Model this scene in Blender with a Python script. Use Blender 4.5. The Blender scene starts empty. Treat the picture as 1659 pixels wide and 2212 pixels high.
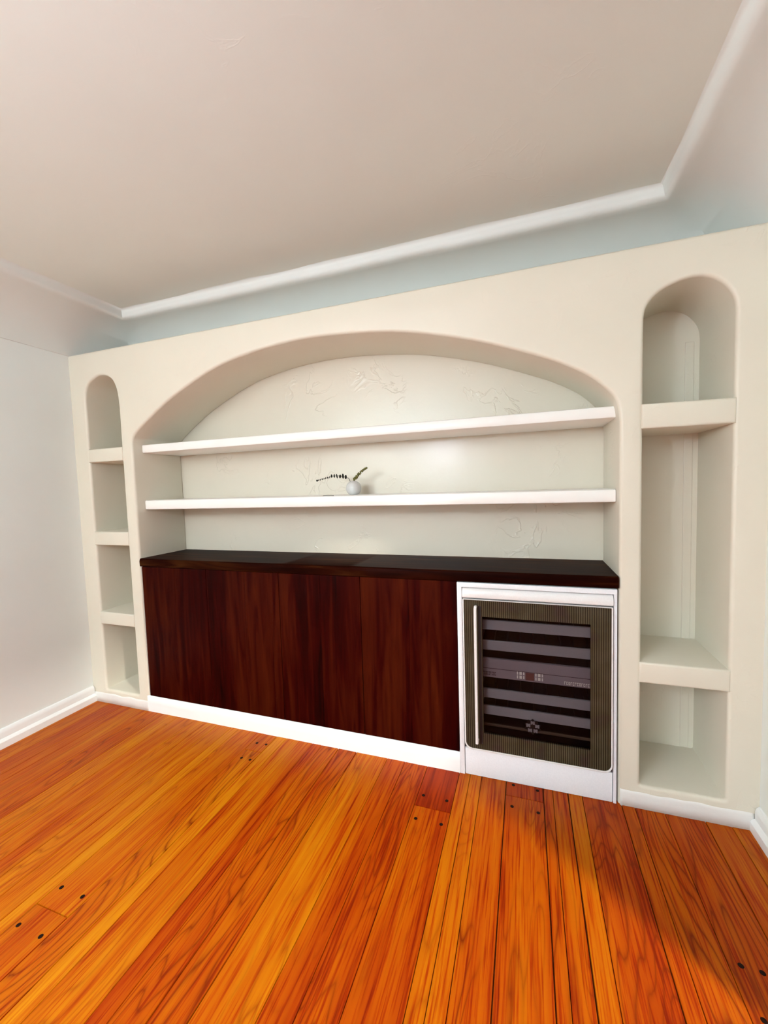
import bpy, bmesh, math, random
from mathutils import Vector, Matrix, noise
random.seed(7)
SC = bpy.context.scene
COL = SC.collection
# ------------------------------------------------------------------ helpers
def tag(o, label=None, cat=None, group=None, kind=None):
    if label: o['label'] = label
    if cat: o['category'] = cat
    if group: o['group'] = group
    if kind: o['kind'] = kind
    return o

def empty(name, loc, label, cat, group=None):
    o = bpy.data.objects.new(name, None); COL.objects.link(o)
    o.location = loc; o.empty_display_size = .05
    return tag(o, label, cat, group)

def obj(name, bm, mats, parent=None, smooth=False, sharp=None):
    """links the bmesh as one object; coordinates are world coordinates"""
    bmesh.ops.recalc_face_normals(bm, faces=bm.faces)
    me = bpy.data.meshes.new(name); bm.to_mesh(me); bm.free()
    for m in (mats if isinstance(mats, (list, tuple)) else [mats]): me.materials.append(m)
    if smooth:
        for p in me.polygons: p.use_smooth = True
        if sharp is not None: me.set_sharp_from_angle(angle=math.radians(sharp))
    o = bpy.data.objects.new(name, me); COL.objects.link(o)
    if parent is not None:
        o.parent = parent
        t = Vector((0, 0, 0)); p = parent
        while p is not None: t += p.location; p = p.parent
        me.transform(Matrix.Translation(-t))
    return o

def box(bm, x0, x1, y0, y1, z0, z1, bev=0, seg=2, mat=0):
    vs = [bm.verts.new((x, y, z)) for x in (x0, x1) for y in (y0, y1) for z in (z0, z1)]
    F = [(0,1,3,2),(4,6,7,5),(0,4,5,1),(2,3,7,6),(0,2,6,4),(1,5,7,3)]
    fs = [bm.faces.new([vs[i] for i in f]) for f in F]
    for f in fs: f.material_index = mat
    if bev:
        es = list({e for f in fs for e in f.edges})
        r = bmesh.ops.bevel(bm, geom=es, offset=bev, segments=seg, profile=.5, affect='EDGES')
        for f in r['faces']: f.material_index = mat
    return bm

def bbox(*a, **k):
    return box(bmesh.new(), *a, **k)

def quadbox(bm, c):
    """c: 8 corners, bottom ring then top ring"""
    v = [bm.verts.new(p) for p in c]
    for f in ((0,1,2,3),(7,6,5,4),(0,4,5,1),(1,5,6,2),(2,6,7,3),(3,7,4,0)): bm.faces.new([v[i] for i in f])
    return bm

def prism(bm, prof, axis, a, b):
    """profile points extruded along an axis: for 'x' the points are (y,z), for 'y' (x,z)"""
    def P(t, p): return (t, p[0], p[1]) if axis == 'x' else (p[0], t, p[1])
    A = [bm.verts.new(P(a, p)) for p in prof]; B = [bm.verts.new(P(b, p)) for p in prof]
    n = len(prof)
    for i in range(n): bm.faces.new((A[i], A[(i+1) % n], B[(i+1) % n], B[i]))
    bm.faces.new(A); bm.faces.new(list(reversed(B)))
    return bm

def slab(loops, y0, y1, bev=0, res=3):
    """closed outlines in x,z (first outer, others holes) -> slab between y0 and y1, front edges rounded"""
    cu = bpy.data.curves.new('outline', 'CURVE'); cu.dimensions = '2D'; cu.fill_mode = 'BOTH'
    for L in loops:
        s = cu.splines.new('POLY'); s.points.add(len(L)-1); s.use_cyclic_u = True
        for p, q in zip(s.points, L): p.co = (q[0], q[1], 0, 1)
    cu.extrude = (y1-y0)/2 - bev
    if bev: cu.bevel_depth = bev; cu.offset = -bev; cu.bevel_resolution = res
    o = bpy.data.objects.new('outline', cu); COL.objects.link(o)
    dg = bpy.context.evaluated_depsgraph_get()
    me = bpy.data.meshes.new_from_object(o.evaluated_get(dg))
    bm = bmesh.new(); bm.from_mesh(me)
    bpy.data.objects.remove(o); bpy.data.curves.remove(cu); bpy.data.meshes.remove(me)
    bmesh.ops.remove_doubles(bm, verts=bm.verts, dist=2e-5)
    for v in bm.verts:
        x, z, t = v.co; v.co = (x, (y0+y1)/2 + t, z)
    for f in bm.faces: f.material_index = 0
    return bm

def spline(pts, n=8):
    out = []
    for i in range(len(pts)-1):
        p0 = Vector(pts[max(i-1, 0)]); p1 = Vector(pts[i]); p2 = Vector(pts[i+1]); p3 = Vector(pts[min(i+2, len(pts)-1)])
        for k in range(n):
            t = k/n
            out.append(.5*((2*p1)+(p2-p0)*t+(2*p0-5*p1+4*p2-p3)*t*t+(3*p1-p0-3*p2+p3)*t**3))
    out.append(Vector(pts[-1])); return out

def tube(bm, pts, rad, seg=10, caps=True):
    rad = rad if isinstance(rad, (list, tuple)) else [rad]*len(pts)
    pts = [Vector(p) for p in pts]; rings = []; up = None
    for i, p in enumerate(pts):
        d = (pts[min(i+1, len(pts)-1)]-pts[max(i-1, 0)]).normalized()
        if up is None: up = d.orthogonal().normalized()
        up = (up-d*up.dot(d)).normalized(); w = d.cross(up)
        rings.append([bm.verts.new(p+rad[i]*(math.cos(a)*up+math.sin(a)*w)) for a in [2*math.pi*k/seg for k in range(seg)]])
    for A, B in zip(rings, rings[1:]):
        for k in range(seg): bm.faces.new((A[k], A[(k+1) % seg], B[(k+1) % seg], B[k]))
    if caps: bm.faces.new(rings[0]); bm.faces.new(list(reversed(rings[-1])))
    return bm

def lathe(bm, prof, c, seg=40):
    rings = []
    for r, z in prof:
        rings.append([bm.verts.new((c[0]+r*math.cos(2*math.pi*k/seg), c[1]+r*math.sin(2*math.pi*k/seg), c[2]+z)) for k in range(seg)] if r > 1e-6 else [bm.verts.new((c[0], c[1], c[2]+z))])
    for A, B in zip(rings, rings[1:]):
        for k in range(seg):
            a = [A[k % len(A)]] + ([A[(k+1) % seg]] if len(A) > 1 else [])
            b = ([B[(k+1) % seg]] if len(B) > 1 else []) + [B[k % len(B)]]
            bm.faces.new(a+b)
    return bm

def ellipsoid(bm, c, rx, ry, rz, M=None, u=10, v=7):
    r = bmesh.ops.create_uvsphere(bm, u_segments=u, v_segments=v, radius=1)
    for w in r['verts']:
        p = Vector((w.co.x*rx, w.co.y*ry, w.co.z*rz))
        if M is not None: p = M @ p
        w.co = p + Vector(c)

# ------------------------------------------------------------------ materials
def mat(name):
    m = bpy.data.materials.new(name); m.use_nodes = True
    nt = m.node_tree; b = nt.nodes['Principled BSDF']
    return m, nt, b
def N(nt, t, **kw):
    n = nt.nodes.new(t)
    for k, v in kw.items():
        if k.startswith('i_'):
            key = k[2:]; n.inputs[int(key) if key.isdigit() else key.replace('_', ' ')].default_value = v
        else: setattr(n, k, v)
    return n
def L(nt, a, b): nt.links.new(a, b)
def M_(nt, op, a, b=None, c=None, clamp=False):
    n = nt.nodes.new('ShaderNodeMath'); n.operation = op; n.use_clamp = clamp
    for i, v in enumerate((a, b, c)):
        if v is None: continue
        if hasattr(v, 'is_output'): L(nt, v, n.inputs[i])
        else: n.inputs[i].default_value = v
    return n.outputs[0]
def mixc(nt, f, a, b, blend='MIX'):
    n = nt.nodes.new('ShaderNodeMix'); n.data_type = 'RGBA'; n.blend_type = blend
    for s, v in ((n.inputs['Factor'], f), (n.inputs['A'], a), (n.inputs['B'], b)):
        if hasattr(v, 'is_output'): L(nt, v, s)
        else: s.default_value = v if not isinstance(v, tuple) else (*v, 1)
    return n.outputs['Result']
def ramp(nt, fac, stops, interp='LINEAR'):
    n = nt.nodes.new('ShaderNodeValToRGB'); cr = n.color_ramp; cr.interpolation = interp
    while len(cr.elements) < len(stops): cr.elements.new(.5)
    for e, (p, c) in zip(cr.elements, stops): e.position = p; e.color = (*c, 1)
    L(nt, fac, n.inputs[0]); return n.outputs[0]

def plaster(name, col, rough=.5, spec=.35, bump=.25, scale=6, trowel=.0, dist=.004):
    m, nt, b = mat(name)
    tc = N(nt, 'ShaderNodeTexCoord')
    n1 = N(nt, 'ShaderNodeTexNoise', i_Scale=scale, i_Detail=5., i_Roughness=.55); L(nt, tc.outputs['Object'], n1.inputs['Vector'])
    n2 = N(nt, 'ShaderNodeTexNoise', i_Scale=scale*.35, i_Detail=3.); L(nt, tc.outputs['Object'], n2.inputs['Vector'])
    v = M_(nt, 'MULTIPLY_ADD', n2.outputs['Fac'], .08, .96)
    c = mixc(nt, 1., tuple(col), (1, 1, 1), 'MULTIPLY')
    mm = nt.nodes.new('ShaderNodeMix'); mm.data_type = 'RGBA'; mm.blend_type = 'MULTIPLY'; mm.inputs['Factor'].default_value = 1
    L(nt, c, mm.inputs['A']); L(nt, v, mm.inputs['B']); L(nt, mm.outputs['Result'], b.inputs['Base Color'])
    h = n1.outputs['Fac']
    if trowel:
        # scattered trowel ridges: thin contour lines of a stretched noise, present only in patches
        n3 = N(nt, 'ShaderNodeTexNoise', i_Scale=scale*.9, i_Detail=4., i_Distortion=1.2); L(nt, tc.outputs['Object'], n3.inputs['Vector'])
        r = M_(nt, 'ABSOLUTE', M_(nt, 'SUBTRACT', n3.outputs['Fac'], .56))
        line = M_(nt, 'SUBTRACT', 1., M_(nt, 'MULTIPLY', r, 45.), clamp=True)
        n4 = N(nt, 'ShaderNodeTexNoise', i_Scale=scale*.4, i_Detail=1.); L(nt, tc.outputs['Object'], n4.inputs['Vector'])
        patch = M_(nt, 'MULTIPLY', M_(nt, 'SUBTRACT', n4.outputs['Fac'], .54, clamp=True), 9., clamp=True)
        h = M_(nt, 'MULTIPLY_ADD', M_(nt, 'MULTIPLY', line, patch), trowel, h)
    bp = N(nt, 'ShaderNodeBump', i_Strength=bump, i_Distance=dist); L(nt, h, bp.inputs['Height']); L(nt, bp.outputs[0], b.inputs['Normal'])
    b.inputs['Roughness'].default_value = rough; b.inputs['Specular IOR Level'].default_value = spec
    return m

CREAM = plaster('cream_wall_paint', (.76, .715, .585), .42, .4, .25, 9, .5)
NICHE = plaster('gloss_alcove_paint', (.745, .68, .555), .265, .45, .6, 6, .8)
SIDEW = plaster('pale_wall_paint', (.85, .90, .86), .45, .35, .2, 8)
CEILM = plaster('ceiling_plaster', (.83, .87, .79), .55, .3, .3, 5, .22)
COVEM = plaster('cove_plaster', (.80, .83, .78), .55, .3, .12, 5)
WHITE = plaster('white_gloss_paint', (.88, .90, .88), .3, .45, .12, 14)
FOOTM = plaster('worn_white_base_paint', (.80, .79, .745), .38, .4, .5, 16)
SHELFM = plaster('white_shelf_paint', (.92, .92, .87), .32, .45, .15, 12)

def simple(name, col, rough=.4, metal=0., spec=.5, bump=0, scale=200):
    m, nt, b = mat(name)
    tc = N(nt, 'ShaderNodeTexCoord')
    n = N(nt, 'ShaderNodeTexNoise', i_Scale=float(scale), i_Detail=3.); L(nt, tc.outputs['Object'], n.inputs['Vector'])
    c = mixc(nt, n.outputs['Fac'], tuple(.93*x for x in col), tuple(min(1, 1.06*x) for x in col)); L(nt, c, b.inputs['Base Color'])
    b.inputs['Roughness'].default_value = rough; b.inputs['Metallic'].default_value = metal; b.inputs['Specular IOR Level'].default_value = spec
    if bump:
        bp = N(nt, 'ShaderNodeBump', i_Strength=bump, i_Distance=.001); L(nt, n.outputs['Fac'], bp.inputs['Height']); L(nt, bp.outputs[0], b.inputs['Normal'])
    return m
APPL = simple('white_enamel', (.90, .93, .96), .28, 0, .5)
APPLT = simple('brushed_white_metal', (.86, .85, .83), .22, 0, .6)
CHROME = simple('pale_satin_metal', (.86, .86, .85), .25, .35)
BLACK = simple('black_liner', (.004, .003, .004), .5)
DARKGAP = simple('dark_subfloor', (.07, .020, .003), .9, 0, .1)
PEG = simple('dark_walnut_peg', (.012, .004, .002), .6, 0, .1)
RACK = simple('grey_rack_front', (.33, .315, .32), .6, 0, .2)
PANELM = simple('mauve_control_panel', (.30, .25, .265), .6, 0, .2)
LEGEND = simple('white_legend', (.85, .83, .74), .5)
LEGENDD = simple('dark_legend', (.05, .015, .018), .5)
BROWN = simple('brown_display', (.16, .055, .04), .5)
BRONZE = simple('bronze_strip', (.10, .07, .045), .45, .2)
CERAMIC = simple('speckled_white_ceramic', (.66, .65, .62), .25, 0, .5, 0, 160)
LEAF = simple('olive_eucalyptus_leaf', (.135, .125, .03), .55, 0, .3)
LEAFD = simple('dry_dark_leaf', (.016, .014, .008), .6, 0, .3)
STEMM = simple('dark_twig', (.02, .014, .008), .6)
SHADOWGAP = simple('dark_gap', (.02, .017, .014), .8)

def darkwood(name, along, cols, rough=.35, spec=.35):
    m, nt, b = mat(name)
    tc = N(nt, 'ShaderNodeTexCoord'); at = N(nt, 'ShaderNodeAttribute', attribute_name='seed'); at.attribute_type = 'GEOMETRY'
    s = N(nt, 'ShaderNodeVectorMath', operation='MULTIPLY')
    s.inputs[1].default_value = (1, .5, .07) if along == 'z' else (.07, 1, 1)
    L(nt, tc.outputs['Object'], s.inputs[0])
    ad = N(nt, 'ShaderNodeVectorMath', operation='ADD'); L(nt, s.outputs[0], ad.inputs[0]); L(nt, at.outputs['Vector'], ad.inputs[1])
    n0 = N(nt, 'ShaderNodeTexNoise', i_Scale=4., i_Detail=2.); L(nt, ad.outputs[0], n0.inputs['Vector'])
    n1 = N(nt, 'ShaderNodeTexNoise', i_Scale=26., i_Detail=6., i_Distortion=1.); L(nt, ad.outputs[0], n1.inputs['Vector'])
    n2 = N(nt, 'ShaderNodeTexNoise', i_Scale=140., i_Detail=3.); L(nt, ad.outputs[0], n2.inputs['Vector'])
    f = M_(nt, 'ADD', M_(nt, 'MULTIPLY', n0.outputs['Fac'], .5), M_(nt, 'MULTIPLY', n1.outputs['Fac'], .5))
    c = ramp(nt, f, [(.36, cols[0]), (.50, cols[1]), (.66, cols[2])])
    d = M_(nt, 'MULTIPLY_ADD', n2.outputs['Fac'], .5, .75)
    mm = nt.nodes.new('ShaderNodeMix'); mm.data_type = 'RGBA'; mm.blend_type = 'MULTIPLY'; mm.inputs['Factor'].default_value = 1
    L(nt, c, mm.inputs['A']); L(nt, d, mm.inputs['B']); L(nt, mm.outputs['Result'], b.inputs['Base Color'])
    bp = N(nt, 'ShaderNodeBump', i_Strength=.15, i_Distance=.001); L(nt, n1.outputs['Fac'], bp.inputs['Height']); L(nt, bp.outputs[0], b.inputs['Normal'])
    b.inputs['Roughness'].default_value = rough; b.inputs['Specular IOR Level'].default_value = spec
    return m
DOORW = darkwood('mahogany_stain', 'z', [(.0045, .0001, .0001), (.023, .0005, .0002), (.050, .006, .0010)], .42, .04)
TOPW = darkwood('walnut_worktop', 'x', [(.003, .0003, .0002), (.016, .0022, .0007), (.065, .022, .005)], .42, .015)

def floor_material():
    m, nt, b = mat('orange_stained_oak')
    tc = N(nt, 'ShaderNodeTexCoord'); sx = N(nt, 'ShaderNodeSeparateXYZ'); L(nt, tc.outputs['Object'], sx.inputs[0])
    at = N(nt, 'ShaderNodeAttribute', attribute_name='plank'); sp = N(nt, 'ShaderNodeSeparateXYZ'); L(nt, at.outputs['Vector'], sp.inputs[0])
    tone, seed, kind = sp.outputs[0], sp.outputs[1], sp.outputs[2]
    X, Y = sx.outputs[0], sx.outputs[1]
    def vec(x, y, z=0.):
        c = N(nt, 'ShaderNodeCombineXYZ')
        for i, v in enumerate((x, y, z)):
            if hasattr(v, 'is_output'): L(nt, v, c.inputs[i])
            else: c.inputs[i].default_value = v
        return c.outputs[0]
    so = M_(nt, 'MULTIPLY', seed, 37.)
    def nz(sxx, syy, det=2., dis=0., off=0.):
        n = N(nt, 'ShaderNodeTexNoise', i_Scale=1., i_Detail=det, i_Distortion=dis)
        L(nt, vec(M_(nt, 'MULTIPLY', X, sxx), M_(nt, 'MULTIPLY', Y, syy), M_(nt, 'ADD', so, off)), n.inputs['Vector']); return n.outputs['Fac']
    # cathedral grain: contour lines of a height field stretched along the board
    field = nz(7., .9, 1.5, .35, 3.)
    wig = nz(60., 5., 2., 0., 9.)
    ph = M_(nt, 'ADD', M_(nt, 'MULTIPLY', field, 19.), M_(nt, 'ADD', M_(nt, 'MULTIPLY', X, 24.), M_(nt, 'MULTIPLY', wig, .45)))
    fr = M_(nt, 'FRACT', ph)
    tri = M_(nt, 'ABSOLUTE', M_(nt, 'SUBTRACT', fr, .5))           # 0 mid .. .5
    lines = M_(nt, 'POWER', M_(nt, 'MULTIPLY', tri, 2., clamp=True), 4.)
    fade = nz(5., 1.1, 1., 0., 17.)
    fade = M_(nt, 'MULTIPLY', M_(nt, 'SUBTRACT', fade, .33, clamp=True), 5., clamp=True)
    lines = M_(nt, 'MULTIPLY', lines, M_(nt, 'MULTIPLY', fade, kind))
    streak = nz(170., 4.5, 3., 0., 23.)
    streak = M_(nt, 'MULTIPLY', M_(nt, 'SUBTRACT', streak, .49, clamp=True), 4.2, clamp=True)
    broad = nz(22., 1.2, 2., .3, 31.)
    t = M_(nt, 'ADD', tone, M_(nt, 'MULTIPLY', M_(nt, 'SUBTRACT', broad, .5), .85))
    t = M_(nt, 'ADD', t, M_(nt, 'MULTIPLY', streak, .48), clamp=True)
    c = ramp(nt, t, FLOOR_STOPS)
    g = M_(nt, 'MULTIPLY', lines, 1., clamp=True)
    c = mixc(nt, g, c, (.17, .016, .0005))
    L(nt, c, b.inputs['Base Color'])
    bp = N(nt, 'ShaderNodeBump', i_Strength=.2, i_Distance=.0006); L(nt, M_(nt, 'SUBTRACT', 1., M_(nt, 'ADD', lines, streak)), bp.inputs['Height']); L(nt, bp.outputs[0], b.inputs['Normal'])
    b.inputs['Roughness'].default_value = .40; b.inputs['Specular IOR Level'].default_value = .12
    return m
FLOOR_STOPS = [(0., (.56, .200, .003)), (.25, (.49, .128, .0012)), (.5, (.42, .070, .0005)), (.75, (.32, .029, .0003)), (1., (.19, .011, .0002))]
FLOORM = floor_material()

def frit_material():
    """dark bronze glass border printed with fine upright lines"""
    m, nt, b = mat('ribbed_dark_frit')
    tc = N(nt, 'ShaderNodeTexCoord'); sx = N(nt, 'ShaderNodeSeparateXYZ'); L(nt, tc.outputs['Object'], sx.inputs[0])
    fr = M_(nt, 'FRACT', M_(nt, 'MULTIPLY', sx.outputs[0], 118.))
    s = M_(nt, 'MULTIPLY', M_(nt, 'ABSOLUTE', M_(nt, 'SUBTRACT', fr, .5)), 2.)
    n = N(nt, 'ShaderNodeTexNoise', i_Scale=9., i_Detail=2.); L(nt, tc.outputs['Object'], n.inputs['Vector'])
    hue = ramp(nt, n.outputs['Fac'], [(.35, (.085, .073, .043)), (.55, (.066, .058, .030)), (.7, (.060, .042, .034))])
    L(nt, mixc(nt, M_(nt, 'SMOOTH_MIN', M_(nt, 'MULTIPLY', s, 1.3), 1., .1), (.010, .007, .005), hue), b.inputs['Base Color'])
    b.inputs['Roughness'].default_value = .25; b.inputs['Specular IOR Level'].default_value = .3
    return m
FRIT = frit_material()
def glass_material():
    m, nt, b = mat('tinted_glass'); nt.nodes.remove(b)
    out = nt.nodes['Material Output']
    tr = N(nt, 'ShaderNodeBsdfTransparent', i_Color=(.78, .76, .77, 1)); gl = N(nt, 'ShaderNodeBsdfGlossy', i_Roughness=.04)
    fz = N(nt, 'ShaderNodeFresnel', i_IOR=1.16); mx = N(nt, 'ShaderNodeMixShader')
    L(nt, fz.outputs[0], mx.inputs[0]); L(nt, tr.outputs[0], mx.inputs[1]); L(nt, gl.outputs[0], mx.inputs[2]); L(nt, mx.outputs[0], out.inputs[0])
    return m
GLASS = glass_material()

# ------------------------------------------------------------------ the room
RW = 3.515          # room width; front face of the built-in wall is y = 0, the room lies at y < 0
ZT = 2.2185         # top of the built-in wall, level with the bottom of the cove
YR = -5.0           # wall behind the camera
DEP = .369          # depth of the big alcove
arch_pts = [(.4835, 1.60), (.486, 1.655), (.510, 1.697), (.627, 1.78), (.818, 1.889), (1.103, 2.007), (1.352, 2.060), (1.56, 2.081), (1.76, 2.083), (2.024, 2.063), (2.231, 2.029), (2.477, 1.962), (2.647, 1.9), (2.81, 1.831), (2.932, 1.76), (3.003, 1.693), (3.034, 1.645), (3.045, 1.57)]
arch = [(p.x, p.y) for p in spline([(a, b, 0) for a, b in arch_pts], 6)]
outer = [(-.05, -.03), (.4835, -.03)] + arch + [(3.045, -.03), (RW+.05, -.03), (RW+.05, ZT), (-.05, ZT)]
def niche(x0, x1, z0, zs, crown):
    r = .008
    L_ = [(x0, z0+r), (x0+r*.3, z0+r*.3), (x0+r, z0), (x1-r, z0), (x1-r*.3, z0+r*.3), (x1, z0+r), (x1, zs[1])]
    top = spline([(x1, zs[1], 0)] + [(a, b, 0) for a, b in crown] + [(x0, zs[0], 0)], 6)
    return L_ + [(p.x, p.y) for p in top[1:]]
nl = niche(.120, .397, .0897, (1.92, 1.86), [(.392, 1.93), (.381, 1.985), (.352, 2.035), (.309, 2.062), (.260, 2.070), (.215, 2.062), (.156, 2.030), (.128, 1.985)])
nr = niche(3.1236, 3.4113, .0965, (1.90, 1.88), [(3.408, 1.968), (3.380, 2.025), (3.338, 2.060), (3.285, 2.074), (3.225, 2.064), (3.167, 2.035), (3.130, 1.985)])
bm = slab([outer, nl, nr], 0, DEP, .014, 3)
wall = obj('wall_back', bm, [CREAM, NICHE], None, True, 40); tag(wall, kind='structure')
# backs of the alcove and the niches
bmb = bbox(.43, 3.10, DEP-.004, DEP+.10, -.03, ZT-.02)
o = obj('alcove_back', bmb, NICHE, wall)
bmb = bbox(.06, .435, .33, .42, -.03, ZT-.02); obj('niche_back', bmb, CREAM, wall)
bmb = bbox(3.08, 3.50, .33, .42, -.03, ZT-.02); obj('niche_back', bmb, CREAM, wall)
# upright batten at the back of the right niche column
obj('niche_batten', bbox(3.358, 3.392, .3265, .335, .1, 1.93, .003), CREAM, wall)
# plaster shelves of the two niche columns
for (x0, x1, zl, zr, tl, tr) in ((.113, .404, 1.5476, 1.548, 1.6294, 1.631), (.113, .404, 1.0291, 1.0291, 1.1146, 1.1146), (.113, .404, .5213, .5213, .6024, .6024),
                                (3.117, 3.418, 1.534, 1.534, 1.629, 1.626), (3.117, 3.418, .5274, .5274, .6123, .6123)):
    bm = bmesh.new(); y0, y1 = -.0025, .332
    quadbox(bm, [(x0, y0, zl), (x1, y0, zr), (x1, y1, zr), (x0, y1, zl), (x0, y0, tl), (x1, y0, tr), (x1, y1, tr), (x0, y1, tl)])
    bmesh.ops.bevel(bm, geom=[e for e in bm.edges if all(v.co.y < .01 for v in e.verts)], offset=.009, segments=3, profile=.5, affect='EDGES')
    obj('niche_shelf', bm, CREAM, wall, True, 40)
# rough plaster lumps along the foot of the wall
def foot(x0, x1, h, d):
    bm = bmesh.new(); n = 40; rows = []
    for i in range(n+1):
        x = x0+(x1-x0)*i/n; q = noise.noise(Vector((x*9, 3.1, 0)))
        dd = d*(1+.5*q); hh = h*(1+.12*noise.noise(Vector((x*14, 8., 0))))
        rows.append([bm.verts.new(p) for p in ((x, .01, hh+.012), (x, -.001, hh+.004), (x, -dd*.7, hh-.006), (x, -dd, hh*.6), (x, -dd, -.01), (x, .01, -.01))])
    for A, B in zip(rows, rows[1:]):
        for k in range(5): bm.faces.new((A[k], A[k+1], B[k+1], B[k]))
    bm.faces.new(rows[0]); bm.faces.new(rows[-1]); return bm
obj('plaster_foot', foot(.0, .478, .058, .004), FOOTM, wall, True)
obj('plaster_foot', foot(3.052, 3.50, .062, .0045), FOOTM, wall, True)

# side walls and the wall behind the camera
def struct(name, bm, m, smooth=False, sharp=None):
    return tag(obj(name, bm, m, None, smooth, sharp), kind='structure')
struct('wall_left', bbox(-.12, 0, YR, .6, -.03, 2.30), SIDEW)
bm = bmesh.new()
JY0, JY1, HEAD = -.862, -2.45, 2.03      # assumed doorway in the right wall, outside the frame, shapes the floor shadow
box(bm, RW, RW+.12, JY0, .6, -.03, 2.30); box(bm, RW, RW+.12, YR, JY1, -.03, 2.30); box(bm, RW, RW+.12, JY1, JY0, HEAD, 2.30)
struct('wall_right', bm, SIDEW)
bm = bmesh.new()
box(bm, -.12, RW+.12, YR-.12, YR, -.03, 2.6)
struct('wall_front', bm, SIDEW)

# ceiling panel with a rounded drop at its edge, then a concave cove down to the walls
HC, INS, YB = 2.51, .293, .443
lip = [(INS+.02, HC), (INS+.006, HC-.003), (INS, HC-.014), (INS-.003, HC-.026), (INS-.006, HC-.038), (INS-.013, HC-.048), (INS-.026, HC-.055)]
a0, z0, a1, z1 = lip[-1][0], lip[-1][1], .008, ZT-.002
cove = [(a0 + (a1-a0)*math.sin(t*math.pi/2), z1 + (z0-z1)*math.cos(t*math.pi/2)) for t in [k/16 for k in range(1, 17)]]
prof = lip + cove + [(-.004, ZT-.004)]
def ring(i, z): return [(i, YR, z), (i, YB-i, z), (RW-i, YB-i, z), (RW-i, YR, z)]
bm = bmesh.new(); rows = []
for i, z in prof:
    P_ = []; R = ring(i, z)
    for A, B in zip(R, R[1:]):
        for k in range(24): P_.append(Vector(A).lerp(Vector(B), k/24))
    P_.append(Vector(R[-1]))
    rows.append([bm.verts.new(p + Vector((0, 0, .0035*noise.noise(p*4) if i > .05 else 0))) for p in P_])
for A, B in zip(rows, rows[1:]):
    for k in range(len(A)-1): bm.faces.new((A[k], B[k], B[k+1], A[k+1]))
struct('trim_1', bm, COVEM, True, 50)
bm = bmesh.new(); box(bm, INS+.004, RW-INS-.004, YR, YB-INS-.004, HC-.002, HC+.1); struct('ceiling', bm, CEILM)

# baseboards
def base_prof(s, x): # two stepped profile, s = +1 grows to +x
    P_ = [(0, -.02), (.026, -.02), (.030, .006), (.030, .036), (.024, .045), (.015, .050), (.0155, .078), (.013, .090), (.006, .098), (0, .100)]
    return [(x+s*a, z) for a, z in P_]
bl = prism(bmesh.new(), base_prof(1, 0), 'y', YR, -.004); struct('baseboard_left', bl, WHITE, True, 30)
br = prism(bmesh.new(), base_prof(-1, RW), 'y', JY0, -.004); struct('baseboard_right', br, WHITE, True, 30)
bm = bmesh.new(); n = 60; rows = []
for i in range(n+1):
    x = .470+(2.3945-.470)*i/n; q = .0015*noise.noise(Vector((x*7, 1, 0)))
    rows.append([bm.verts.new(p) for p in ((x, .05, .0985), (x, .006, .0985), (x, .0015+q, .0975), (x, -.0015+q, .094), (x, -.002+q, .05), (x, -.003+2*q, -.02), (x, .05, -.02))])
for A, B in zip(rows, rows[1:]):
    for k in range(6): bm.faces.new((A[k], A[k+1], B[k+1], B[k]))
bm.faces.new(rows[0]); bm.faces.new(rows[-1])
struct('baseboard_back', bm, WHITE, True, 40)

# ------------------------------------------------------------------ floor
seams = [-.06, .05, .15, .263, .33, .481, .60, .709, .837, .916, 1.003, 1.100, 1.150, 1.298, 1.400, 1.460, 1.617, 1.673, 1.769, 1.870, 2.036, 2.127, 2.238, 2.391, 2.441, 2.493, 2.600, 2.755, 2.793, 2.854, 2.910, 3.057, 3.105, 3.210, 3.345, 3.430, 3.60]
tones = [.36, .33, .30, .40, .28, .34, .22, .28, .31, .24, .26, .12, .28, .26, .10, .32, .62, .40, .44, .28, .58, .56, .52, .36, .40, .50, .44, .50, .48, .30, .58, .40, .40, .56, .34, .36]
kinds = [.3, .3, .4, .6, .4, .8, .5, .6, .4, .5, .3, .1, .6, .9, .05, .4, .1, .8, .9, .5, .3, 1, .35, .4, .5, 1, 1, .9, .5, .05, .8, .6, 1, .9, .2, .5]
gaps = {1.769: .0026, 1.870: .0024, 1.400: .002, 2.600: .0022, 2.755: .0022, 2.854: .003, 3.057: .002, 3.345: .002}
cuts = {1.150: [(-1.0205, .30, .36)], 2.238: [(-.2510, .80, .56)], 2.600: [(-.083, .62, .5)], 1.298: [(-.145, .3, .30)], .481: [(-1.5, .4, .5)], 2.036: [(-1.7, .5, .4)], 3.105: [(-1.6, .5, .5)], .15: [(-.9, .5, .5)]}
bm = bmesh.new(); lay = bm.loops.layers.float_color.new('plank')
def plank(x0, x1, y0, y1, tone, kind):
    g0 = gaps.get(round(x0, 3), .0006)/2; g1 = gaps.get(round(x1, 3), .0006)/2
    x0 += g0; x1 -= g1; c = .0012
    v = {}
    for key, z, d in (('t', 0, c), ('b', -.006, 0)):
        v[key] = [bm.verts.new(p) for p in ((x0+d, y0+d, z), (x1-d, y0+d, z), (x1-d, y1-d, z), (x0+d, y1-d, z))]
    fs = [bm.faces.new(v['t'])] + [bm.faces.new((v['b'][i], v['b'][(i+1) % 4], v['t'][(i+1) % 4], v['t'][i])) for i in range(4)]
    s = random.random()
    for f in fs:
        for l in f.loops: l[lay] = (tone, s, kind, 1)
for x0, x1, t, k in zip(seams, seams[1:], tones, kinds):
    ys = [.02]
    cl = cuts.get(round(x0, 3), [])
    ts = [t]
    for (yc, tb, tf) in cl: ys.append(yc); ts = [tb, tf]
    ys.append(YR)
    for a, b_, tt in zip(ys, ys[1:], ts): plank(x0, x1, b_+.0006, a-.0006, tt, k)
floor = struct('floor', bm, FLOORM)
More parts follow.
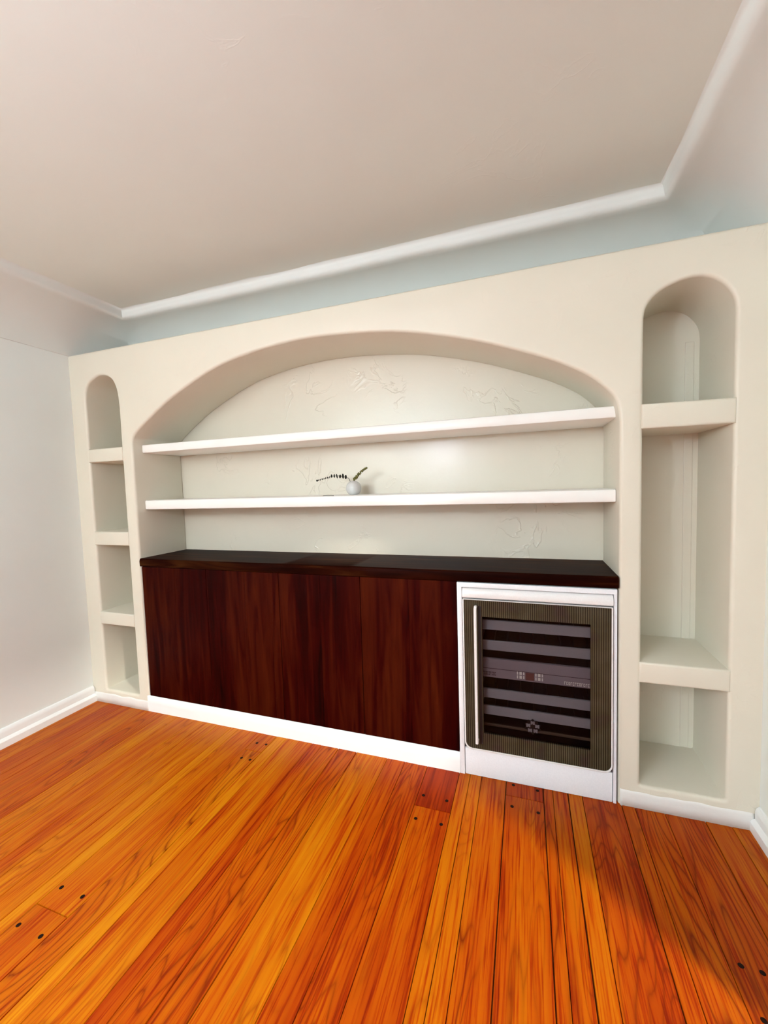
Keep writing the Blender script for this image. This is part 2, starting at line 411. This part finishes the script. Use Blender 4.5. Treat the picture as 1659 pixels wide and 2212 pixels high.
obj('subfloor', bbox(-.06, 3.60, YR, .02, -.04, -.005), DARKGAP, floor)
for (x, y) in ((1.171, -.957), (1.275, -.958), (1.171, -1.084), (1.277, -1.085), (1.329, -.083), (1.384, -.080), (1.328, -.208), (1.379, -.208), (2.263, -.188), (2.365, -.190), (2.262, -.318), (2.366, -.317),
               (2.631, -.014), (2.731, -.019), (2.629, -.142), (2.731, -.146), (3.241, -.542), (3.288, -.545), (3.238, -.665), (3.29, -.668)):
    b2 = bmesh.new(); lathe(b2, [(0, -.003), (.0072, -.003), (.0072, .0004), (.0062, .0008), (0, .0008)], (x, y, 0), 20); obj('floor_peg', b2, PEG, floor)

# ------------------------------------------------------------------ shelves in the arched alcove
def alcove_shelf(label, y0, zb0, zb1, zt0, zt1):
    bm = bmesh.new(); n = 24; rows = []; x0, x1 = .486, 3.043
    for i in range(n+1):
        t = i/n; x = x0+(x1-x0)*t; zb = zb0+(zb1-zb0)*t; zt = zt0+(zt1-zt0)*t; q = .0012*noise.noise(Vector((x*5, zb0*9, 0))); r = .008
        rows.append([bm.verts.new(p) for p in ((x, DEP-.006, zb), (x, y0+r+q, zb), (x, y0+r*.3+q, zb+r*.3), (x, y0+q, zb+r), (x, y0+q, zt-r), (x, y0+r*.3+q, zt-r*.3), (x, y0+r+q, zt), (x, DEP-.006, zt))])
    for A, B in zip(rows, rows[1:]):
        for k in range(8): bm.faces.new((A[k], A[(k+1) % 8], B[(k+1) % 8], B[k]))
    bm.faces.new(rows[0]); bm.faces.new(rows[-1])
    return tag(obj('alcove_shelf', bm, SHELFM, None, True, 40), label, 'shelf', 'long shelves in the arched alcove')
alcove_shelf('upper long white shelf across the arched alcove, empty', .066, 1.5916, 1.594, 1.6411, 1.642)
alcove_shelf('lower long white shelf across the arched alcove, carrying the round vase', .062, 1.246, 1.249, 1.303, 1.303)

# ------------------------------------------------------------------ dark wood cabinet and worktop
cab = empty('wood_cabinet', (1.444, .18, .0985), 'low dark mahogany cabinet with four plain doors under the worktop', 'cabinet')
obj('carcass', bbox(.494, 2.390, .024, .350, .1005, .9010), BLACK, cab)
ds = [.4925, .9735, 1.452, 1.918, 2.3935]
for i, (x0, x1) in enumerate(zip(ds, ds[1:])):
    bm = bmesh.new(); lay2 = bm.verts.layers.float_vector.new('seed'); rr = random.Random(20+i); nb = [0, .52, 1] if i != 1 else [0, .55, .9, 1]
    bm2 = bmesh.new()
    for q0, q1 in zip(nb, nb[1:]):
        a = x0+.0016+(x1-x0-.0032)*q0; b_ = x0+.0016+(x1-x0-.0032)*q1
        k0 = len(bm.verts); box(bm, a, b_, .0005, .0205, .1005, .9035, .0008, 1)
        bm.verts.ensure_lookup_table(); sd = (rr.random()*9, rr.random()*9, rr.random()*9)
        for v in bm.verts[k0:]: v[lay2] = sd
    bm2.free(); obj('door', bm, DOORW, cab)
# worktop with a slightly waney front edge
bm = bmesh.new(); n = 60; rows = []
for i in range(n+1):
    x = .4845+(3.0435-.4845)*i/n
    wv = .006*math.exp(-((x-1.75)/.28)**2) + .0025*noise.noise(Vector((x*3, 2, 0)))
    zb = .9062 - .001*math.exp(-((x-2.0)/.35)**2); zt = .9539; y0 = -.004
    rows.append([bm.verts.new(p) for p in ((x, DEP-.005, zb), (x, y0+.002, zb), (x, y0, zb+.003), (x, y0-.001, zt-.018+wv*.4), (x, y0+.0015+wv, zt-.004), (x, y0+.006+wv*2, zt), (x, DEP-.005, zt))])
for A, B in zip(rows, rows[1:]):
    for k in range(7): bm.faces.new((A[k], A[(k+1) % 7], B[(k+1) % 7], B[k]))
bm.faces.new(rows[0]); bm.faces.new(rows[-1])
tag(obj('countertop', bm, TOPW, None, True, 25), 'long dark brown wooden worktop over the cabinet and the wine cooler', 'countertop')

# ------------------------------------------------------------------ wine cooler in its white surround
FX0, FX1, FI0, FI1 = 2.3950, 3.0385, 2.4165, 3.0265
sur = slab([[(FX0, -.002), (FI0, -.002), (FI0, .880), (FI1, .880), (FI1, -.002), (FX1, -.002), (FX1, .9010), (FX0, .9010)]], -.003, .34, .0015, 1)
tag(obj('cooler_surround', sur, APPL, None, True, 35), 'thin white frame around the wine cooler, beside the wooden doors', 'frame')
wc = empty('wine_cooler', (2.7215, .15, 0), 'white under-counter wine cooler with dark glass door and bar handle', 'wine cooler')
XC0, XC1 = 2.4185, 3.0245
# cabinet body, open to the front
bm = bmesh.new()
box(bm, XC0, 2.470, .012, .345, .0, .876); box(bm, 2.972, XC1, .012, .345, .0, .876); box(bm, 2.470, 2.972, .31, .345, .0, .876)
box(bm, 2.470, 2.972, .012, .31, .0, .190); box(bm, 2.470, 2.972, .012, .31, .775, .876)
obj('cooler_body', bm, BLACK, wc)
# curved white panel on top
pr = [(.012, .8335), (-.006, .8335), (-.011, .838), (-.0125, .848), (-.010, .862), (-.004, .872), (.004, .8765), (.012, .8765)]
obj('top_panel', prism(bmesh.new(), pr, 'x', XC0+.001, XC1-.001), APPLT, wc, True, 35)
obj('kick_plate', bbox(XC0+.0005, XC1-.0005, -.0015, .012, .001, .1285, .003, 2), APPL, wc, True, 35)
# racks with grey fronts behind the glass
for zt, zb in ((.725, .680), (.631, .586), (.405, .361), (.324, .282)):
    f = obj('rack_front', bbox(2.482, 2.960, .034, .046, zb, zt, .002, 1), RACK, wc)
    bm = bmesh.new()
    for k in range(9): tube(bm, [(2.49+k*.0575, .046, zb+.012), (2.49+k*.0575, .30, zb+.012)], .0025, 6)
    obj('wire_rack', bm, BLACK, f)
cp = obj('control_panel', bbox(2.482, 2.960, .030, .046, .461, .549, .002, 1), PANELM, wc)
obj('panel_groove', bbox(2.484, 2.958, .0292, .0305, .5025, .5045), LEGENDD, cp)
def glyphs(x0, x1, z0, z1, n, pat):
    """a row of small upright strokes and bars, lettering too small to read"""
    bm = bmesh.new(); w = (x1-x0)/n
    for k in range(n):
        a = x0+k*w; s = pat[k % len(pat)]
        box(bm, a+.12*w, a+.34*w, .0288, .0302, z0, z1)
        if s > 0: box(bm, a+.34*w, a+.80*w, .0288, .0302, z1-(z1-z0)*.22, z1)
        if s > 1: box(bm, a+.34*w, a+.80*w, .0288, .0302, z0, z0+(z1-z0)*.22)
        if s > 2: box(bm, a+.62*w, a+.82*w, .0288, .0302, z0, z1)
    return bm
obj('panel_lettering', glyphs(2.488, 2.560, .472, .488, 11, (2, 3, 1, 2, 3)), LEGENDD, cp)
obj('panel_lettering', glyphs(2.843, 2.960, .468, .482, 14, (1, 2, 3, 1, 2)), LEGEND, cp)
for gx in (2.650, 2.727):
    for gz in (.471, .4885):
        bm = bmesh.new()
        box(bm, gx, gx+.005, .0288, .0302, gz, gz+.0135); box(bm, gx+.0105, gx+.021, .0288, .0302, gz, gz+.0135); box(bm, gx+.0265, gx+.0315, .0288, .0302, gz, gz+.0135)
        obj('key_legend', bm, LEGEND, cp)
obj('display', bbox(2.686, 2.722, .0285, .0302, .468, .501), BROWN, cp)
obj('bottom_rail', bbox(2.482, 2.960, .030, .040, .2305, .2425, .002, 1), BRONZE, wc)
# small scalloped rosette low behind the glass
bm = bmesh.new(); cx, cz = 2.7145, .259
pts = []
for k in range(60):
    a = 2*math.pi*k/60; r = .031+.0035*math.cos(10*a+math.pi); pts.append((cx+r*math.cos(a), cz+r*math.sin(a)))
ros = obj('fan_rosette', slab([pts], .024, .029), BLACK, wc)
for k in range(5):
    a = math.pi/2+2*math.pi*k/5; c = Vector((cx+.0195*math.cos(a), 0, cz+.0195*math.sin(a))); r = .0085
    q = [(c.x+r*s1*(1 if abs(s2) else 1), c.z+r*s2) for s1, s2 in ((-1, -.9), (-.2, -.9), (-.1, -.5), (.1, -.5), (.2, -.9), (1, -.9), (1, .9), (.25, .9), (0, .55), (-.25, .9), (-1, .9))]
    obj('rosette_petal', slab([q], .0228, .0242), RACK, ros)
# glass door: rim, printed border, pane, handle
def rrect(x0, x1, z0, z1, rb, rt=.002, n=8):
    o_ = []
    for (cx_, cz_, r, a0_) in ((x0+rb, z0+rb, rb, math.pi), (x1-rb, z0+rb, rb, 1.5*math.pi), (x1-rt, z1-rt, rt, 0), (x0+rt, z1-rt, rt, .5*math.pi)):
        for k in range(n+1):
            a = a0_+.5*math.pi*k/n; o_.append((cx_+r*math.cos(a), cz_+r*math.sin(a)))
    return o_
DX0, DX1, DZ0, DZ1 = 2.4205, 3.0225, .1320, .8285
win = rrect(2.506, 2.9415, .2155, .7530, .003, .003, 3)
door = obj('glass_door', slab([rrect(DX0, DX1, DZ0, DZ1, .034), rrect(DX0+.0056, DX1-.0056, DZ0+.006, DZ1-.002, .0290)], -.0145, .010, .0012, 2), APPLT, wc, True, 40)
obj('printed_border', slab([rrect(DX0+.0052, DX1-.0052, DZ0+.0056, DZ1-.0015, .0295), win], -.011, .009), FRIT, door)
obj('glass_pane', bbox(2.5045, 2.9430, -.0095, -.0045, .2140, .7545), GLASS, door)
hp = spline([(2.4795, -.010, .797), (2.4795, -.030, .8005), (2.4795, -.0385, .793), (2.4792, -.041, .770), (2.4787, -.0425, .5), (2.4782, -.041, .210), (2.478, -.0385, .187), (2.478, -.030, .1795), (2.478, -.010, .183)], 5)
tag(obj('door_handle', tube(bmesh.new(), hp, .0064, 12), APPLT, door, True, 60), 'white bar handle')
# black strip standing in for the handle's dark reflection on the border
obj('handle_reflection', bbox(2.489, 2.5015, -.0122, -.0105, .165, .80), BLACK, door)

# ------------------------------------------------------------------ vase, sprigs and fallen leaf
VX, VY, VZ = 1.7975, .25, 1.3032
KV = 1.0246
def vx(x): return VX+(x-1.819)*KV
def vz(z): return VZ+(z-1.3032)*KV
vp = [(0, 0), (.018, 0), (.024, .0015), (.032, .008), (.0385, .018), (.0415, .031), (.0408, .042), (.0365, .055), (.029, .0645), (.020, .0705), (.0135, .0728), (.0115, .0742), (.0100, .0732), (.0095, .070), (.018, .066), (.026, .060), (.034, .050), (.038, .038), (.036, .022), (.025, .008), (0, .005)]
vp = [(r*KV, z*KV) for r, z in vp]
vs = obj('vase', lathe(bmesh.new(), vp, (VX, VY, VZ), 48), CERAMIC, None, True)
vs.data.transform(Matrix.Translation((-VX, -VY, -VZ))); vs.location = (VX, VY, VZ)
tag(vs, 'small round white ceramic vase on the lower long shelf', 'vase')
def sprig(name, label, base, path, leaves, lm, face):
    t = empty(name, base, label, 'sprig', 'sprigs in the round vase')
    pts = spline(path, 6); n = len(pts)
    obj('stem', tube(bmesh.new(), pts, [.0013*(1-.8*i/n)+.0003 for i in range(n)], 6), STEMM, t, True)
    bm = bmesh.new()
    for (c, h, w, d) in leaves:
        d = Vector(d).normalized(); zax = Vector((0, 0, 1)) - d*d.z; zax.normalize(); yax = zax.cross(d)
        R = Matrix((d, yax, zax)).transposed()
        if face: R = R @ Matrix.Rotation(face*(1 if random.random() < .5 else -1), 3, 'Z')
        ellipsoid(bm, c, w, h*.8, h, R @ Matrix.Rotation(random.uniform(-.25, .25), 3, 'Y'), 10, 7)
    obj('leaves', bm, lm, t, True)
    return t
lp = [(1.806, VY+.004, 1.345), (1.799, VY, 1.376), (1.793, VY, 1.391), (1.776, VY-.002, 1.398), (1.76, VY-.003, 1.403), (1.742, VY-.004, 1.407), (1.723, VY-.004, 1.408), (1.707, VY-.004, 1.408), (1.69, VY-.004, 1.406), (1.667, VY-.004, 1.400), (1.644, VY-.004, 1.395), (1.621, VY-.004, 1.391), (1.602, VY-.004, 1.387)]
lv = []
for (x, z, h, w) in ((1.776, 1.400, .0105, .0032), (1.760, 1.405, .0125, .0034), (1.743, 1.404, .0095, .0042), (1.724, 1.406, .0115, .0026), (1.708, 1.408, .0095, .0028), (1.692, 1.408, .009, .0016), (1.680, 1.402, .006, .0014), (1.668, 1.400, .0055, .0011), (1.656, 1.398, .005, .001), (1.645, 1.395, .005, .001), (1.634, 1.393, .005, .001), (1.622, 1.390, .005, .0012), (1.612, 1.388, .004, .0014), (1.602, 1.386, .0052, .0045)):
    lv.append(((vx(x), VY-.004, vz(z)), h*1.12, w*1.25+.0004, (1, random.uniform(-.3, .3), .1)))
lp = [(vx(x), y, vz(z)) for x, y, z in lp]
sprig('eucalyptus_sprig', 'dark dried sprig bending left out of the round vase', (vx(1.806), VY, vz(1.3772)), lp, lv, LEAFD, 0)
rp = [(1.822, VY+.002, 1.345), (1.819, VY, 1.376), (1.826, VY, 1.387), (1.843, VY-.004, 1.398), (1.862, VY-.008, 1.418), (1.880, VY-.012, 1.431), (1.894, VY-.016, 1.437), (1.906, VY-.018, 1.443)]
rv = []
for i, (x, z, h) in enumerate(((1.8245, 1.3855, .0085), (1.8335, 1.392, .009), (1.842, 1.399, .0095), (1.850, 1.4075, .009), (1.8575, 1.414, .0085), (1.866, 1.4205, .0075), (1.874, 1.4265, .0072), (1.881, 1.4315, .007), (1.888, 1.435, .0062), (1.895, 1.4385, .0062), (1.902, 1.442, .0058), (1.907, 1.4435, .0048))):
    rv.append(((vx(x), VY-.0035-(x-1.82)*.17, vz(z)), h*1.15, h*.5, (.8, -.5 if i % 2 else .35, .55)))
rp = [(vx(x), y, vz(z)) for x, y, z in rp]
sprig('eucalyptus_sprig', 'olive green sprig leaning right out of the round vase', (vx(1.8225), VY, vz(1.3772)), rp, rv, LEAF, .5)
bm = bmesh.new(); n = 12; rows = []
for i in range(n+1):
    t = i/n; w = .009*math.sin(math.pi*min(1, max(.02, t)))**.8; x = 1.690+.066*t; y = .088-.004*t; z = 1.3035+.002*math.sin(math.pi*t)
    rows.append([bm.verts.new(p) for p in ((x, y-w, z), (x, y, z+.0022), (x, y+w, z), (x, y, z-.0004))])
for A, B in zip(rows, rows[1:]):
    for k in range(4): bm.faces.new((A[k], A[(k+1) % 4], B[(k+1) % 4], B[k]))
bm.faces.new(rows[0]); bm.faces.new(rows[-1])
tag(obj('fallen_leaf', bm, LEAFD, None, True), 'single dark leaf lying flat on the lower long shelf', 'leaf')

# ------------------------------------------------------------------ camera
cam = bpy.data.cameras.new('camera'); co = bpy.data.objects.new('camera', cam); COL.objects.link(co)
yaw, pitch, roll = .334, -.0625, -.031
fw = Vector((-math.sin(yaw)*math.cos(pitch), math.cos(yaw)*math.cos(pitch), math.sin(pitch)))
rt = Vector((math.cos(yaw), math.sin(yaw), 0)); up = rt.cross(fw)
r2 = rt*math.cos(roll)+up*math.sin(roll); u2 = -rt*math.sin(roll)+up*math.cos(roll)
Mx = Matrix((r2, u2, -fw)).transposed().to_4x4(); Mx.translation = Vector((2.6938, -1.8359, 1.3439)); co.matrix_world = Mx
cam.sensor_fit = 'VERTICAL'; cam.sensor_height = 36; cam.sensor_width = 27; cam.lens = 884.575*36/2212; cam.clip_start = .01
SC.camera = co

# ------------------------------------------------------------------ light
def area(name, loc, target, sx, sy, power, col, shape='RECTANGLE'):
    l = bpy.data.lights.new(name, 'AREA'); l.shape = shape; l.size = sx; l.size_y = sy; l.energy = power; l.color = col
    o = bpy.data.objects.new(name, l); COL.objects.link(o); o.location = loc
    o.rotation_euler = (Vector(target)-Vector(loc)).to_track_quat('-Z', 'Y').to_euler(); return o
LIGHTS = {}
def reg(k, o): LIGHTS[k] = o
def point(name, loc, power, col, r):
    l = bpy.data.lights.new(name, 'POINT'); l.energy = power; l.color = col; l.shadow_soft_size = r
    o = bpy.data.objects.new(name, l); COL.objects.link(o); o.location = loc; return o
reg('C', point('room_lamp', (1.80, -2.15, 1.70), 29, (.97, 1.05, 1.27), .055))
reg('D', area('assumed_door_lamp', (5.5, -2.35, 3.0), (1.8, -.8, 0), .3, .3, 205, (1, .95, .86), 'DISK'))  # assumed unseen lamp beyond the doorway, set for the floor shadow
reg('E', point('standing_lamp', (.6, -3.1, 1.93), 34, (1.03, 1.0, .90), .30))
reg('F', area('ceiling_bounce_fill', (.8, -4.3, 1.75), (.8, -4.3, 3), .4, .4, 110, (.93, 1.06, 1.30), 'DISK'))  # added uplight with no visible source, brightens the room off the ceiling
w = bpy.data.worlds.new('world'); SC.world = w; w.use_nodes = True
w.node_tree.nodes['Background'].inputs[0].default_value = (.9, .95, 1, 1); w.node_tree.nodes['Background'].inputs[1].default_value = 0.0

SC.view_settings.view_transform = 'Standard'; SC.view_settings.look = 'None'
SC.view_settings.gamma = 1; SC.view_settings.use_curve_mapping = False
SC.view_settings.exposure = 0
